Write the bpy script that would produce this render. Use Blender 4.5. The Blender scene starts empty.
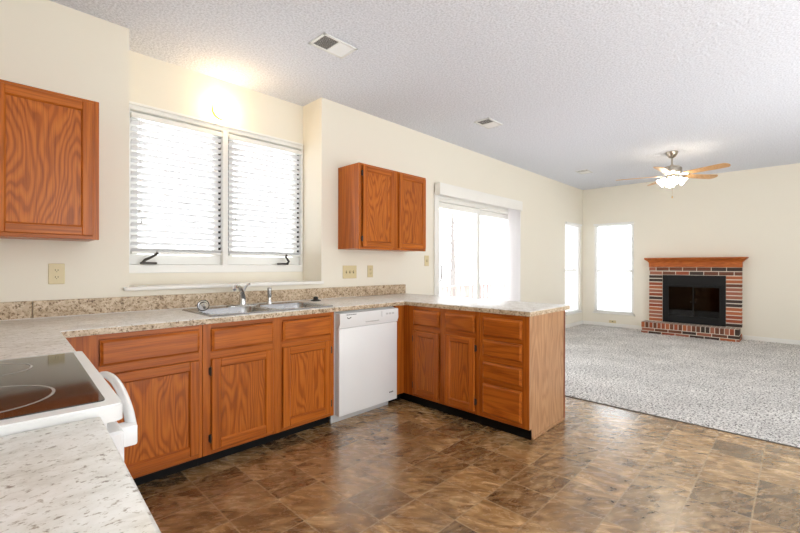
import bpy, bmesh, math, random
from mathutils import Matrix, Vector
random.seed(7)
PI = math.pi
scene = bpy.context.scene
COL = scene.collection

# ---------------------------------------------------------------- camera, world, lights, exposure
def look(o, d, up=(0, 0, 1), roll=0.0):
    d = Vector(d).normalized(); r = d.cross(Vector(up)).normalized(); u = r.cross(d)
    r2 = math.cos(roll)*r + math.sin(roll)*u; u2 = -math.sin(roll)*r + math.cos(roll)*u
    m = Matrix((r2, u2, -d)).transposed().to_4x4(); m.translation = o.location
    o.matrix_world = m
cd = bpy.data.cameras.new('camera'); cam = bpy.data.objects.new('camera', cd); COL.objects.link(cam)
cd.lens = 406.778/800*36; cd.sensor_width = 36; cd.clip_start = 0.02; cd.clip_end = 300
cam.location = (0, 0, 1.2287)
ya, pi_ = math.radians(44.3591), math.radians(-0.073)
look(cam, (math.cos(ya)*math.cos(pi_), math.sin(ya)*math.cos(pi_), math.sin(pi_)), roll=math.radians(0.0964))
scene.camera = cam

world = bpy.data.worlds.new('world'); scene.world = world; world.use_nodes = True
bg = world.node_tree.nodes['Background']; bg.inputs[0].default_value = (0.93, 0.97, 1.0, 1); bg.inputs[1].default_value = 4.6

def area(name, loc, d, sx, sy, power, col=(1, 1, 1)):
    l = bpy.data.lights.new(name, 'AREA'); l.shape = 'RECTANGLE'; l.size = sx; l.size_y = sy
    l.energy = power; l.color = col
    o = bpy.data.objects.new(name, l); COL.objects.link(o); o.location = loc; look(o, d, (0.01, 1, 0.02))
    return o
# fill lamps added out of view, aimed up to bounce off the ceiling
area('bounce_fill', (1.0, -1.3, 1.9), (0.25, 0.35, 1), 1.6, 1.2, 44, (1, 0.98, 0.95))
area('bounce_fill', (4.6, -2.0, 0.9), (0.0, 0.3, 1), 3.4, 1.6, 66, (1, 0.98, 0.96))

scene.view_settings.view_transform = 'Standard'; scene.view_settings.look = 'None'
scene.view_settings.exposure = 0.34; scene.view_settings.gamma = 1.0
scene.view_settings.use_curve_mapping = False
scene.cycles.max_bounces = 10; scene.cycles.diffuse_bounces = 6; scene.cycles.transparent_max_bounces = 16
scene.cycles.sample_clamp_indirect = 6

# ---------------------------------------------------------------- materials
def lin(r, g, b):
    f = lambda c: (c/255/12.92) if c/255 <= .04045 else ((c/255+.055)/1.055)**2.4
    return (f(r), f(g), f(b), 1)
class N:
    def __init__(s, name):
        s.m = bpy.data.materials.new(name); s.m.use_nodes = True; s.t = s.m.node_tree
        s.b = s.t.nodes['Principled BSDF']; s.out = s.t.nodes['Material Output']
    def n(s, typ, **k):
        x = s.t.nodes.new(typ)
        for a, v in k.items():
            if a.startswith('_'): x.inputs[int(a[1:])].default_value = v
            else: setattr(x, a, v)
        return x
    def l(s, a, ao, b, bi): s.t.links.new(a.outputs[ao], b.inputs[bi])
    def set(s, **k):
        for a, v in k.items(): s.b.inputs[a.replace('_', ' ')].default_value = v
        return s
    def ramp(s, stops):
        r = s.n('ShaderNodeValToRGB'); e = r.color_ramp.elements
        while len(e) < len(stops): e.new(.5)
        for i, (p, c) in enumerate(stops): e[i].position = p; e[i].color = c
        return r
    def coord(s, scale=(1, 1, 1), rnd=False, rot=(0, 0, 0)):
        tc = s.n('ShaderNodeTexCoord'); mp = s.n('ShaderNodeMapping')
        mp.inputs['Scale'].default_value = scale; mp.inputs['Rotation'].default_value = rot
        if rnd:
            oi = s.n('ShaderNodeObjectInfo'); a = s.n('ShaderNodeVectorMath', operation='MULTIPLY_ADD')
            a.inputs[1].default_value = (37, 23, 51)
            s.l(oi, 'Random', a, 0); s.l(tc, 'Object', a, 2); s.l(a, 0, mp, 0)
        else: s.l(tc, 'Object', mp, 0)
        return mp
    def noise(s, vec, scale, detail=3, rough=.5, dist=0):
        x = s.n('ShaderNodeTexNoise'); x.inputs['Scale'].default_value = scale; x.inputs['Detail'].default_value = detail
        x.inputs['Roughness'].default_value = rough; x.inputs['Distortion'].default_value = dist
        s.l(vec, 0, x, 0); return x
    def bump(s, src, out, strength, dist=.002):
        b = s.n('ShaderNodeBump'); b.inputs['Strength'].default_value = strength; b.inputs['Distance'].default_value = dist
        s.l(src, out, b, 'Height'); s.l(b, 0, s.b, 'Normal'); return b
    def mix(s, fac, a, b, typ='MIX'):
        x = s.n('ShaderNodeMix', data_type='RGBA', blend_type=typ)
        for i, v in ((0, fac), (6, a), (7, b)):
            if isinstance(v, tuple) and not hasattr(v[0], 'outputs'): x.inputs[i].default_value = v
            elif isinstance(v, (int, float)): x.inputs[i].default_value = v
            else: s.l(v[0], v[1], x, i)
        return x

def plain(name, col, rough=.5, metal=0.0, spec=.5, bump=0, bscale=300):
    a = N(name); a.set(Base_Color=col, Roughness=rough, Metallic=metal, Specular_IOR_Level=spec)
    v = a.coord(); n = a.noise(v, 3, 2)
    m = a.mix((n, 'Fac'), tuple(c*.97 for c in col[:3])+(1,), tuple(min(1, c*1.03) for c in col[:3])+(1,))
    a.l(m, 2, a.b, 'Base Color')
    if bump:
        n2 = a.noise(v, bscale, 2); a.bump(n2, 'Fac', bump)
    return a.m

def oak(name, axis, light=(204, 122, 44), mid=(182, 97, 27), dark=(126, 61, 14), rough=.32, stretch=.2, rings=140.0, soft=.58):
    a = N(name); a.set(Roughness=rough, Specular_IOR_Level=.28)
    sc = [1, 1, 1]; sc[axis] = stretch
    v = a.coord(tuple(sc), True)
    n1 = a.noise(v, 3.6, 3.0, .4)
    mu = a.n('ShaderNodeMath', operation='MULTIPLY', _1=rings); a.l(n1, 'Fac', mu, 0)
    si = a.n('ShaderNodeMath', operation='SINE'); a.l(mu, 0, si, 0)
    ma = a.n('ShaderNodeMapRange'); ma.inputs[1].default_value = -1; ma.inputs[2].default_value = 1; a.l(si, 0, ma, 0)
    sc2 = [1, 1, 1]; sc2[axis] = .022
    v2 = a.coord(tuple(sc2), True); n2 = a.noise(v2, 170, 3, .6)
    r1 = a.ramp([(0, lin(*dark)), (.08, lin(*dark)), (.36, lin(*mid)), (1, lin(*light))]); a.l(ma, 0, r1, 0)
    r2 = a.ramp([(.36, (.62, .55, .5, 1)), (.52, (1, 1, 1, 1))]); a.l(n2, 'Fac', r2, 0)
    n3 = a.noise(v, 1.3, 1); r3 = a.ramp([(.3, (.86, .84, .82, 1)), (.7, (1.06, 1.06, 1.06, 1))]); a.l(n3, 'Fac', r3, 0)
    flat = a.mix(soft, (r1, 0), lin(*mid))
    m = a.mix(.75, (flat, 2), (r2, 0), 'MULTIPLY'); m2 = a.mix(.8, (m, 2), (r3, 0), 'MULTIPLY')
    a.l(m2, 2, a.b, 'Base Color'); a.bump(n2, 'Fac', .12, .001)
    return a.m
OAK = [oak('oak_along_x', 0, stretch=.03, soft=.68), oak('oak_along_y', 1, stretch=.03, soft=.68), oak('oak_upright', 2, stretch=.03, soft=.68)]
OAKD_ = [oak('oak_drawer_along_x', 0, stretch=.12, rings=90, soft=.7), oak('oak_drawer_along_y', 1, stretch=.12, rings=90, soft=.7)]
OAKP = oak('oak_cathedral_panel', 2, stretch=.2, rings=210, soft=.55)
PALE = oak('oak_veneer_panel', 2, (198, 158, 120), (184, 140, 102), (158, 114, 78), .35)
OAKD = oak('oak_edge_strip', 2, (150, 82, 36), (130, 66, 26), (96, 46, 16), .4)
MANT = oak('mantel_wood', 1, (206, 122, 62), (190, 104, 48), (160, 80, 34), .4)

def wallpaint(name, col):
    a = N(name); a.set(Base_Color=col, Roughness=.75, Specular_IOR_Level=.2)
    v = a.coord(); n = a.noise(v, 1.2, 3); m = a.mix((n, 'Fac'), tuple(c*.98 for c in col[:3])+(1,), col); a.l(m, 2, a.b, 'Base Color')
    n2 = a.noise(v, 220, 3); a.bump(n2, 'Fac', .08, .001)
    return a.m
WALL = wallpaint('cream_wall_paint', lin(236, 231, 217))
TRIM = plain('white_trim_paint', lin(238, 237, 232), .35)
WHITE = plain('white_enamel', lin(238, 240, 240), .22)
VINYL = plain('white_window_vinyl', lin(236, 236, 232), .35)

def ceiling_mat():
    a = N('popcorn_ceiling'); a.set(Roughness=.9, Specular_IOR_Level=.1)
    v = a.coord(); n = a.noise(v, 70, 4, .65); n2 = a.noise(v, 28, 2)
    r = a.ramp([(.36, lin(206, 210, 219)), (.58, lin(232, 236, 245))]); a.l(n, 'Fac', r, 0)
    a.l(r, 0, a.b, 'Base Color')
    ad = a.n('ShaderNodeMath', operation='ADD'); a.l(n, 'Fac', ad, 0); a.l(n2, 'Fac', ad, 1)
    a.bump(ad, 0, .75, .012)
    return a.m
CEIL = ceiling_mat()

def vinyl_floor():
    a = N('slate_look_vinyl'); a.set(Roughness=.34, Specular_IOR_Level=.7, Coat_Weight=1.0, Coat_Roughness=.26)
    P = .2562
    tc = a.n('ShaderNodeTexCoord'); sub = a.n('ShaderNodeVectorMath', operation='SUBTRACT'); sub.inputs[1].default_value = (2.105-20*P, .927-40*P, 0)
    a.l(tc, 'Object', sub, 0)
    dv = a.n('ShaderNodeVectorMath', operation='SCALE'); dv.inputs['Scale'].default_value = 1/P; a.l(sub, 0, dv, 0)
    fl = a.n('ShaderNodeVectorMath', operation='FLOOR'); a.l(dv, 0, fl, 0)
    fr = a.n('ShaderNodeVectorMath', operation='FRACTION'); a.l(dv, 0, fr, 0)
    wn = a.n('ShaderNodeTexWhiteNoise', noise_dimensions='2D'); a.l(fl, 0, wn, 0)
    # each tile takes its own piece of the stone pattern
    off = a.n('ShaderNodeVectorMath', operation='MULTIPLY_ADD'); off.inputs[1].default_value = (9, 9, 9); a.l(wn, 'Color', off, 0); a.l(sub, 0, off, 2)
    rt = a.n('ShaderNodeVectorRotate', rotation_type='Z_AXIS'); a.l(off, 0, rt, 'Vector')
    am = a.n('ShaderNodeMath', operation='MULTIPLY_ADD', _1=.9, _2=.35); a.l(wn, 'Value', am, 0); a.l(am, 0, rt, 'Angle')
    mp = a.n('ShaderNodeMapping'); mp.inputs['Scale'].default_value = (1, 2.3, 1); a.l(rt, 0, mp, 0)
    n1 = a.noise(mp, 4.2, 4, .55, 1.8)
    n2 = a.noise(mp, 13, 6, .7, .8)
    r1 = a.ramp([(.28, lin(92, 69, 42)), (.44, lin(130, 101, 65)), (.56, lin(158, 127, 87)), (.72, lin(202, 174, 134))]); a.l(n1, 'Fac', r1, 0)
    r2 = a.ramp([(.22, (.78, .76, .73, 1)), (.6, (1.06, 1.04, 1.01, 1))]); a.l(n2, 'Fac', r2, 0)
    m = a.mix(.85, (r1, 0), (r2, 0), 'MULTIPLY')
    rb = a.ramp([(0, (.6, .58, .56, 1)), (1, (1.4, 1.38, 1.34, 1))]); a.l(wn, 'Value', rb, 0)
    m2 = a.mix(1.0, (m, 2), (rb, 0), 'MULTIPLY')
    # grout
    sx = a.n('ShaderNodeSeparateXYZ'); a.l(fr, 0, sx, 0)
    ds = []
    for k in (0, 1):
        pp = a.n('ShaderNodeMath', operation='PINGPONG', _1=.5); a.l(sx, k, pp, 0); ds.append(pp)
    mn = a.n('ShaderNodeMath', operation='MINIMUM'); a.l(ds[0], 0, mn, 0); a.l(ds[1], 0, mn, 1)
    gr = a.n('ShaderNodeMapRange'); gr.inputs[1].default_value = .009; gr.inputs[2].default_value = .02; gr.inputs[3].default_value = 1; gr.inputs[4].default_value = 0
    a.l(mn, 0, gr, 0)
    gf = a.n('ShaderNodeMath', operation='MULTIPLY', _1=.85); a.l(gr, 0, gf, 0)
    m3 = a.mix((gf, 0), (m2, 2), lin(168, 144, 110))
    a.l(m3, 2, a.b, 'Base Color')
    h = a.n('ShaderNodeMath', operation='MULTIPLY_ADD', _1=-1.4); a.l(gr, 0, h, 0); a.l(n2, 'Fac', h, 2)
    a.bump(h, 0, .28, .002)
    rr = a.ramp([(.3, (.2,)*3+(1,)), (.7, (.32,)*3+(1,))]); a.l(n2, 'Fac', rr, 0); a.l(rr, 0, a.b, 'Roughness')
    return a.m
FLOOR = vinyl_floor()

def carpet_mat():
    a = N('grey_shag_carpet'); a.set(Roughness=.95, Specular_IOR_Level=.05)
    v = a.coord(); n = a.noise(v, 60, 3, .8); n2 = a.noise(v, 2.2, 3)
    r = a.ramp([(.39, lin(92, 90, 87)), (.46, lin(200, 197, 193)), (.54, lin(246, 244, 240))]); a.l(n, 'Fac', r, 0)
    r2 = a.ramp([(.35, (.86,)*3+(1,)), (.65, (1.04,)*3+(1,))]); a.l(n2, 'Fac', r2, 0)
    m = a.mix(1.0, (r, 0), (r2, 0), 'MULTIPLY'); a.l(m, 2, a.b, 'Base Color'); a.bump(n, 'Fac', .8, .02)
    return a.m
CARPET = carpet_mat()

def laminate():
    a = N('granite_laminate_daylit'); a.set(Roughness=.3, Specular_IOR_Level=.5)  # counter tops: the edge laminate again, whitened for the daylight on them
    v = a.coord((1.05, 1.5, 1.0), rot=(0, 0, .25)); n1 = a.noise(v, 14, 5, .65, .4); n2 = a.noise(v, 56, 4, .65, .3); n3 = a.noise(v, 85, 3, .7)
    r1 = a.ramp([(.34, lin(206, 203, 194)), (.5, lin(226, 224, 218)), (.68, lin(238, 237, 234))]); a.l(n1, 'Fac', r1, 0)
    r2 = a.ramp([(.30, lin(112, 96, 84)), (.37, lin(190, 180, 166)), (.42, (1, 1, 1, 1))]); a.l(n2, 'Fac', r2, 0)
    r3 = a.ramp([(.30, lin(160, 146, 128)), (.40, (1, 1, 1, 1))]); a.l(n3, 'Fac', r3, 0)
    m = a.mix(.9, (r1, 0), (r2, 0), 'MULTIPLY'); m2 = a.mix(.7, (m, 2), (r3, 0), 'MULTIPLY')
    a.l(m2, 2, a.b, 'Base Color'); return a.m
LAM = laminate()
def laminate_edge():
    a = N('granite_look_edge'); a.set(Roughness=.4, Specular_IOR_Level=.4)  # same laminate without the daylight whitening of the tops
    v = a.coord((1, 1, 1)); n1 = a.noise(v, 26, 4, .65, .4); n2 = a.noise(v, 78, 4, .7, .3)
    r1 = a.ramp([(.34, lin(172, 150, 122)), (.5, lin(200, 180, 152)), (.68, lin(220, 204, 180))]); a.l(n1, 'Fac', r1, 0)
    r2 = a.ramp([(.33, lin(96, 74, 54)), (.43, lin(190, 172, 150)), (.48, (1, 1, 1, 1))]); a.l(n2, 'Fac', r2, 0)
    m = a.mix(.9, (r1, 0), (r2, 0), 'MULTIPLY'); a.l(m, 2, a.b, 'Base Color'); return a.m
LAME = laminate_edge()

def steel(name, col, rough):
    a = N(name); a.set(Base_Color=col, Metallic=1.0, Roughness=rough)
    v = a.coord((1, 30, 1)); n = a.noise(v, 40, 2); r = a.ramp([(.3, (rough*.8,)*3+(1,)), (.7, (rough*1.2,)*3+(1,))]); a.l(n, 'Fac', r, 0); a.l(r, 0, a.b, 'Roughness')
    return a.m
STEEL = steel('stainless_steel', lin(168, 168, 167), .25)
CHROME = steel('chrome', lin(205, 205, 205), .08)
NICKEL = steel('brushed_nickel', lin(186, 178, 166), .28)
BRASS = steel('brass', lin(200, 160, 80), .25)
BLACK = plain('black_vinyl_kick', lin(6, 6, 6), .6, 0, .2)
RUBBER = plain('black_rubber', lin(16, 16, 16), .5)
IRON = plain('black_painted_steel', lin(19, 19, 20), .55, 0, .3)
SOOT = plain('sooty_firebox', lin(16, 16, 16), .9)
BRONZE = plain('dark_bronze_hardware', lin(70, 66, 62), .4, .6)
GASKET = plain('dark_sash_gasket', lin(46, 44, 42), .7)
IVORY = plain('ivory_plastic', lin(212, 197, 154), .35)
SLOT = plain('dark_slot', lin(40, 34, 28), .6)
GREY = plain('grey_print', lin(84, 84, 88), .5)
GREYL = plain('grey_plastic', lin(196, 198, 198), .4)
DUCTSHADE = plain('duct_shade', lin(56, 56, 58), .8)
DECK = plain('washed_out_deck_wood', lin(206, 184, 180), .8)  # wood colour paled to stand in for daylight overexposure outdoors
PALEGROUND = plain('pale_ground', lin(236, 238, 240), .9)  # near-white colour stands in for blown-out daylight on the ground
BARK = plain('pale_bark', lin(138, 131, 128), .9)
BRICKS = [plain('brick_%s' % n, lin(*c), .85, 0, .2, .5, 160) for n, c in (('red', (152, 82, 58)), ('rust', (176, 104, 70)), ('brown', (112, 72, 56)), ('dark', (72, 60, 54)), ('rose', (160, 104, 84)))]
MORTAR = plain('grey_mortar', lin(222, 214, 200), .95, 0, .1, .6, 200)
BRICKTOP = plain('pale_brick_top', lin(168, 152, 140), .9, 0, .2, .4, 160)  # paler, greyer brick colour for the hearth tops

def glass(name, tint=(1, 1, 1, 1), refl=.06):
    a = N(name); tr = a.n('ShaderNodeBsdfTransparent'); tr.inputs[0].default_value = tint
    gl = a.n('ShaderNodeBsdfGlossy'); gl.inputs['Roughness'].default_value = .02
    lw = a.n('ShaderNodeLayerWeight'); lw.inputs[0].default_value = .25
    mu = a.n('ShaderNodeMath', operation='MULTIPLY_ADD', _1=.5, _2=refl*.4); a.l(lw, 'Fresnel', mu, 0)
    mx = a.n('ShaderNodeMixShader'); a.l(mu, 0, mx, 0); a.l(tr, 0, mx, 1); a.l(gl, 0, mx, 2); a.l(mx, 0, a.out, 0)
    return a.m
GLASS = glass('window_glass')
SMOKE = glass('smoked_fire_glass', (.16, .16, .165, 1), .05)
def cooktop():
    a = N('black_ceramic_glass'); a.set(Base_Color=lin(18, 18, 18), Roughness=.06, Specular_IOR_Level=.9)
    v = a.coord(); n = a.noise(v, 900, 1); r = a.ramp([(.62, lin(14, 14, 14)), (.7, lin(60, 60, 58))]); a.l(n, 'Fac', r, 0); a.l(r, 0, a.b, 'Base Color')
    return a.m
COOK = cooktop()
def translucent(name, col, fac):
    a = N(name); a.t.nodes.remove(a.b)
    d = a.n('ShaderNodeBsdfDiffuse'); d.inputs[0].default_value = col
    t = a.n('ShaderNodeBsdfTranslucent'); t.inputs[0].default_value = col
    mx = a.n('ShaderNodeMixShader', _0=fac); a.l(d, 0, mx, 1); a.l(t, 0, mx, 2); a.l(mx, 0, a.out, 0)
    return a.m
SLAT = translucent('white_blind_slat', (.82, .82, .83, 1), .12)
VANE = translucent('white_vinyl_vane', (.93, .92, .92, 1), .45)
def glow(name, col, strength):
    a = N(name); a.set(Base_Color=(.9, .88, .82, 1), Roughness=.4)
    a.b.inputs['Emission Color'].default_value = col; a.b.inputs['Emission Strength'].default_value = strength
    return a.m
GLOBE = glow('lit_frosted_globe', (1, .73, .42, 1), 30)
SHADE = glow('lit_frosted_shade', (1, .9, .72, 1), 18)
def blade_mat():
    return oak('maple_fan_blade', 0, (232, 190, 140), (222, 176, 124), (204, 154, 104), .4)
BLADE = blade_mat()

# ---------------------------------------------------------------- mesh helpers
class MB:
    """collects shapes (world coordinates) into ONE mesh object"""
    def __init__(s, T=None): s.bm = bmesh.new(); s.T = T or Matrix.Identity(4)
    def _fin(s, vs, m, T=None):
        M = s.T @ T if T is not None else s.T
        fs = set()
        for v in vs:
            v.co = M @ v.co
            for f in v.link_faces: fs.add(f)
        for f in fs: f.material_index = m
        return s
    def box(s, x0, x1, y0, y1, z0, z1, bev=0, m=0, T=None, seg=1):
        vs = [s.bm.verts.new((x, y, z)) for x in (x0, x1) for y in (y0, y1) for z in (z0, z1)]
        fs = [s.bm.faces.new([vs[i] for i in q]) for q in ((0, 1, 3, 2), (4, 6, 7, 5), (0, 4, 5, 1), (2, 3, 7, 6), (0, 2, 6, 4), (1, 5, 7, 3))]
        if bev:
            es = {e for f in fs for e in f.edges}
            r = bmesh.ops.bevel(s.bm, geom=list(es), offset=bev, segments=seg, affect='EDGES', profile=.5)
            vs = list({v for f in r['faces'] for v in f.verts} | {v for v in vs if v.is_valid})
        return s._fin(vs, m, T)
    def prism(s, pts, h0, h1, m=0, T=None, axis=2):
        """polygon pts (2-D) extruded along an axis from h0 to h1"""
        def P(a, b, h): return (a, b, h) if axis == 2 else ((h, a, b) if axis == 0 else (a, h, b))
        lo = [s.bm.verts.new(P(a, b, h0)) for a, b in pts]; hi = [s.bm.verts.new(P(a, b, h1)) for a, b in pts]
        n = len(pts); s.bm.faces.new(lo[::-1]); s.bm.faces.new(hi)
        for i in range(n): s.bm.faces.new((lo[i], lo[(i+1) % n], hi[(i+1) % n], hi[i]))
        return s._fin(lo+hi, m, T)
    def tube(s, path, r, seg=12, m=0, T=None, flat=None):
        path = [Vector(p) for p in path]; rs = r if isinstance(r, (list, tuple)) else [r]*len(path); rings = []; prev = None
        for i, p in enumerate(path):
            d = (path[min(i+1, len(path)-1)]-path[max(i-1, 0)]).normalized()
            if prev is None: u = d.cross(Vector((0, 0, 1)) if abs(d.z) < .9 else Vector((1, 0, 0))).normalized()
            else: u = (prev - d*prev.dot(d)).normalized()
            prev = u; w = d.cross(u); k = flat or 1
            rings.append([s.bm.verts.new(p + rs[i]*(math.cos(2*PI*j/seg)*u + k*math.sin(2*PI*j/seg)*w)) for j in range(seg)])
        for a, b in zip(rings, rings[1:]):
            for j in range(seg): s.bm.faces.new((a[j], a[(j+1) % seg], b[(j+1) % seg], b[j]))
        s.bm.faces.new(rings[0][::-1]); s.bm.faces.new(rings[-1])
        return s._fin([v for g in rings for v in g], m, T)
    def lathe(s, prof, seg=28, m=0, T=None):
        """profile of (radius, z) turned about z; T places it"""
        rings = []
        for r, z in prof:
            if r < 1e-5: rings.append([s.bm.verts.new((0, 0, z))])
            else: rings.append([s.bm.verts.new((r*math.cos(2*PI*j/seg), r*math.sin(2*PI*j/seg), z)) for j in range(seg)])
        for a, b in zip(rings, rings[1:]):
            for j in range(seg):
                k = (j+1) % seg
                if len(a) == 1 and len(b) == 1: continue
                if len(a) == 1: s.bm.faces.new((a[0], b[k], b[j]))
                elif len(b) == 1: s.bm.faces.new((a[j], a[k], b[0]))
                else: s.bm.faces.new((a[j], a[k], b[k], b[j]))
        if len(rings[0]) > 1: s.bm.faces.new(rings[0][::-1])
        if len(rings[-1]) > 1: s.bm.faces.new(rings[-1])
        return s._fin([v for g in rings for v in g], m, T)
    def build(s, name, mats, parent=None, origin=None, smooth=True):
        bm = s.bm; bmesh.ops.recalc_face_normals(bm, faces=bm.faces)
        if parent is not None:
            org = Vector(parent['_o'])
        elif origin is not None: org = Vector(origin)
        else:
            xs = [v.co for v in bm.verts]
            lo = [min(c[i] for c in xs) for i in range(3)]; hi = [max(c[i] for c in xs) for i in range(3)]
            org = Vector(((lo[0]+hi[0])/2, (lo[1]+hi[1])/2, lo[2]))
        bmesh.ops.translate(bm, verts=bm.verts, vec=-org)
        me = bpy.data.meshes.new(name); bm.to_mesh(me); bm.free()
        for m in (mats if isinstance(mats, (list, tuple)) else [mats]): me.materials.append(m)
        if smooth:
            me.polygons.foreach_set('use_smooth', [True]*len(me.polygons)); me.set_sharp_from_angle(angle=math.radians(35))
        o = bpy.data.objects.new(name, me); COL.objects.link(o)
        if parent is not None: o.parent = parent
        else: o.location = org
        o['_o'] = tuple(org)
        return o
def tag(o, label, cat, group=None):
    o['label'] = label; o['category'] = cat
    if group: o['group'] = group
    return o
def thing(name, label, cat, loc, group=None):
    o = bpy.data.objects.new(name, None); COL.objects.link(o); o.location = loc; o['_o'] = tuple(loc)
    o.empty_display_size = .05
    return tag(o, label, cat, group)
def struct(o): o['kind'] = 'structure'; return o
def dup(root, loc, label=None, rotz=0):
    r = root.copy(); COL.objects.link(r); r.location = loc; r.rotation_euler = (0, 0, rotz)
    if label: r['label'] = label
    for ch in list(root.children):
        c = ch.copy(); COL.objects.link(c); c.parent = r
        for g in list(ch.children):
            d = g.copy(); COL.objects.link(d); d.parent = c
    return r
TR = Matrix.Translation
def RX(a): return Matrix.Rotation(a, 4, 'X')
def RY(a): return Matrix.Rotation(a, 4, 'Y')
def RZ(a): return Matrix.Rotation(a, 4, 'Z')
def rrect(x0, x1, y0, y1, r, n=6):
    pts = []
    for cx, cy, a0 in ((x1-r, y1-r, 0), (x0+r, y1-r, PI/2), (x0+r, y0+r, PI), (x1-r, y0+r, 1.5*PI)):
        for k in range(n+1):
            a = a0+PI/2*k/n; pts.append((cx+r*math.cos(a), cy+r*math.sin(a)))
    return pts

# ---------------------------------------------------------------- the setting
C, YW, YB, XF, XL, YR = 2.8376, 3.252, 3.575, 8.852, -.50, -3.4
XC = 3.855                                           # carpet edge
struct(MB().box(XL-.15, XC, YR, YW+.15, -.12, 0).build('floor', FLOOR, origin=(0, 0, 0)))
# carpet: a grid raised in tufts
bm = bmesh.new()
gx, gy, st = [], [], .03
nx, ny = int((XF-XC)/st)+1, int((YW-YR)/st)+1
from mathutils import noise as mn
vv = [[bm.verts.new((XC+(XF-XC)*i/nx, YR+(YW-YR)*j/ny,
        0.004 + (0 if i == 0 else .010 + .010*mn.noise(Vector((i*1.7, j*1.7, 0))) + .004*random.random()))) for j in range(ny+1)] for i in range(nx+1)]
for i in range(nx):
    for j in range(ny): bm.faces.new((vv[i][j], vv[i+1][j], vv[i+1][j+1], vv[i][j+1]))
b = MB(); b.bm.free(); b.bm = bm
b.box(XC, XF, YR, YW, -.12, -.001)
struct(b.build('floor', CARPET, origin=(XC, 0, 0)))
struct(MB().box(XC-.010, XC+.004, YR, YW, 0, .006, .002).build('trim_1', plain('dark_threshold', lin(96, 90, 84), .5)))
struct(MB().box(XL-.15, XF+.15, YR, YB+.15, C, C+.12).build('ceiling', CEIL, origin=(0, 0, C)))

w = MB()
def wb(*a): w.box(*a)
yo = YB+.145
wb(XL-.15, .69, YW, yo, 0, C)
wb(.69, 2.252, YW, yo, 0, 1.062)
wb(.69, 2.252, YB, yo, 1.062, 1.17); wb(.69, 2.252, YB, yo, 2.45, C)
wb(.69, .735, YB, yo, 1.17, 2.45); wb(2.24, 2.252, YB, yo, 1.17, 2.45)
wb(2.252, 2.45, YW, yo, 0, C)
wb(2.45, 3.985, YW, YW+.15, 0, C); wb(3.985, 6.06, YW, YW+.15, 2.09, C)
wb(6.06, 7.95, YW, YW+.15, 0, C)
wb(7.95, 8.70, YW, YW+.15, 0, .29); wb(7.95, 8.70, YW, YW+.15, 2.09, C)
wb(8.70, XF+.15, YW, YW+.15, 0, C)
struct(w.build('wall_back', WALL, origin=(0, YW, 0)))
w = MB()
wb(XF, XF+.15, YR, .90, 0, C); wb(XF, XF+.15, .90, 1.74, 1.06, C); wb(XF, XF+.15, .90, 1.74, 0, .22)
wb(XF, XF+.15, 1.74, 2.29, 0, C); wb(XF, XF+.15, 2.29, 3.01, 0, .29); wb(XF, XF+.15, 2.29, 3.01, 2.09, C); wb(XF, XF+.15, 3.01, YW, 0, C)
struct(w.build('wall_far', WALL, origin=(XF, 0, 0)))
struct(MB().box(XL-.15, XL, YR, YW, 0, C).build('wall_left', WALL, origin=(XL, 0, 0)))
# unseen wall behind the camera, with an added opening sized to admit sky light
w = MB(); wb(XL-.15, .6, YR-.15, YR, 0, C); wb(.6, 3.4, YR-.15, YR, 2.1, C); wb(3.4, XF+.15, YR-.15, YR, 0, C)
struct(w.build('wall_front', WALL, origin=(0, YR, 0)))
# baseboards
def baseboard(name, x0, x1, y0, y1):
    return struct(MB().box(x0, x1, y0, y1, 0, .085, .004).build(name, TRIM))
baseboard('baseboard_back', 6.13, XF-.014, YW-.014, YW)
baseboard('baseboard_far', XF-.014, XF, 2.075, YW-.001); baseboard('baseboard_far', XF-.014, XF, YR, .65)
baseboard('baseboard_back', 3.36, 3.92, YW-.014, YW)

# window sill ledge under the kitchen window
s = MB(); s.box(.655, 2.262, YW-.035, YW+.02, 1.057, 1.084, .008, seg=2); s.box(.692, 2.25, YW-.01, YB, 1.062, 1.080)
struct(s.build('trim_2', TRIM))

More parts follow.
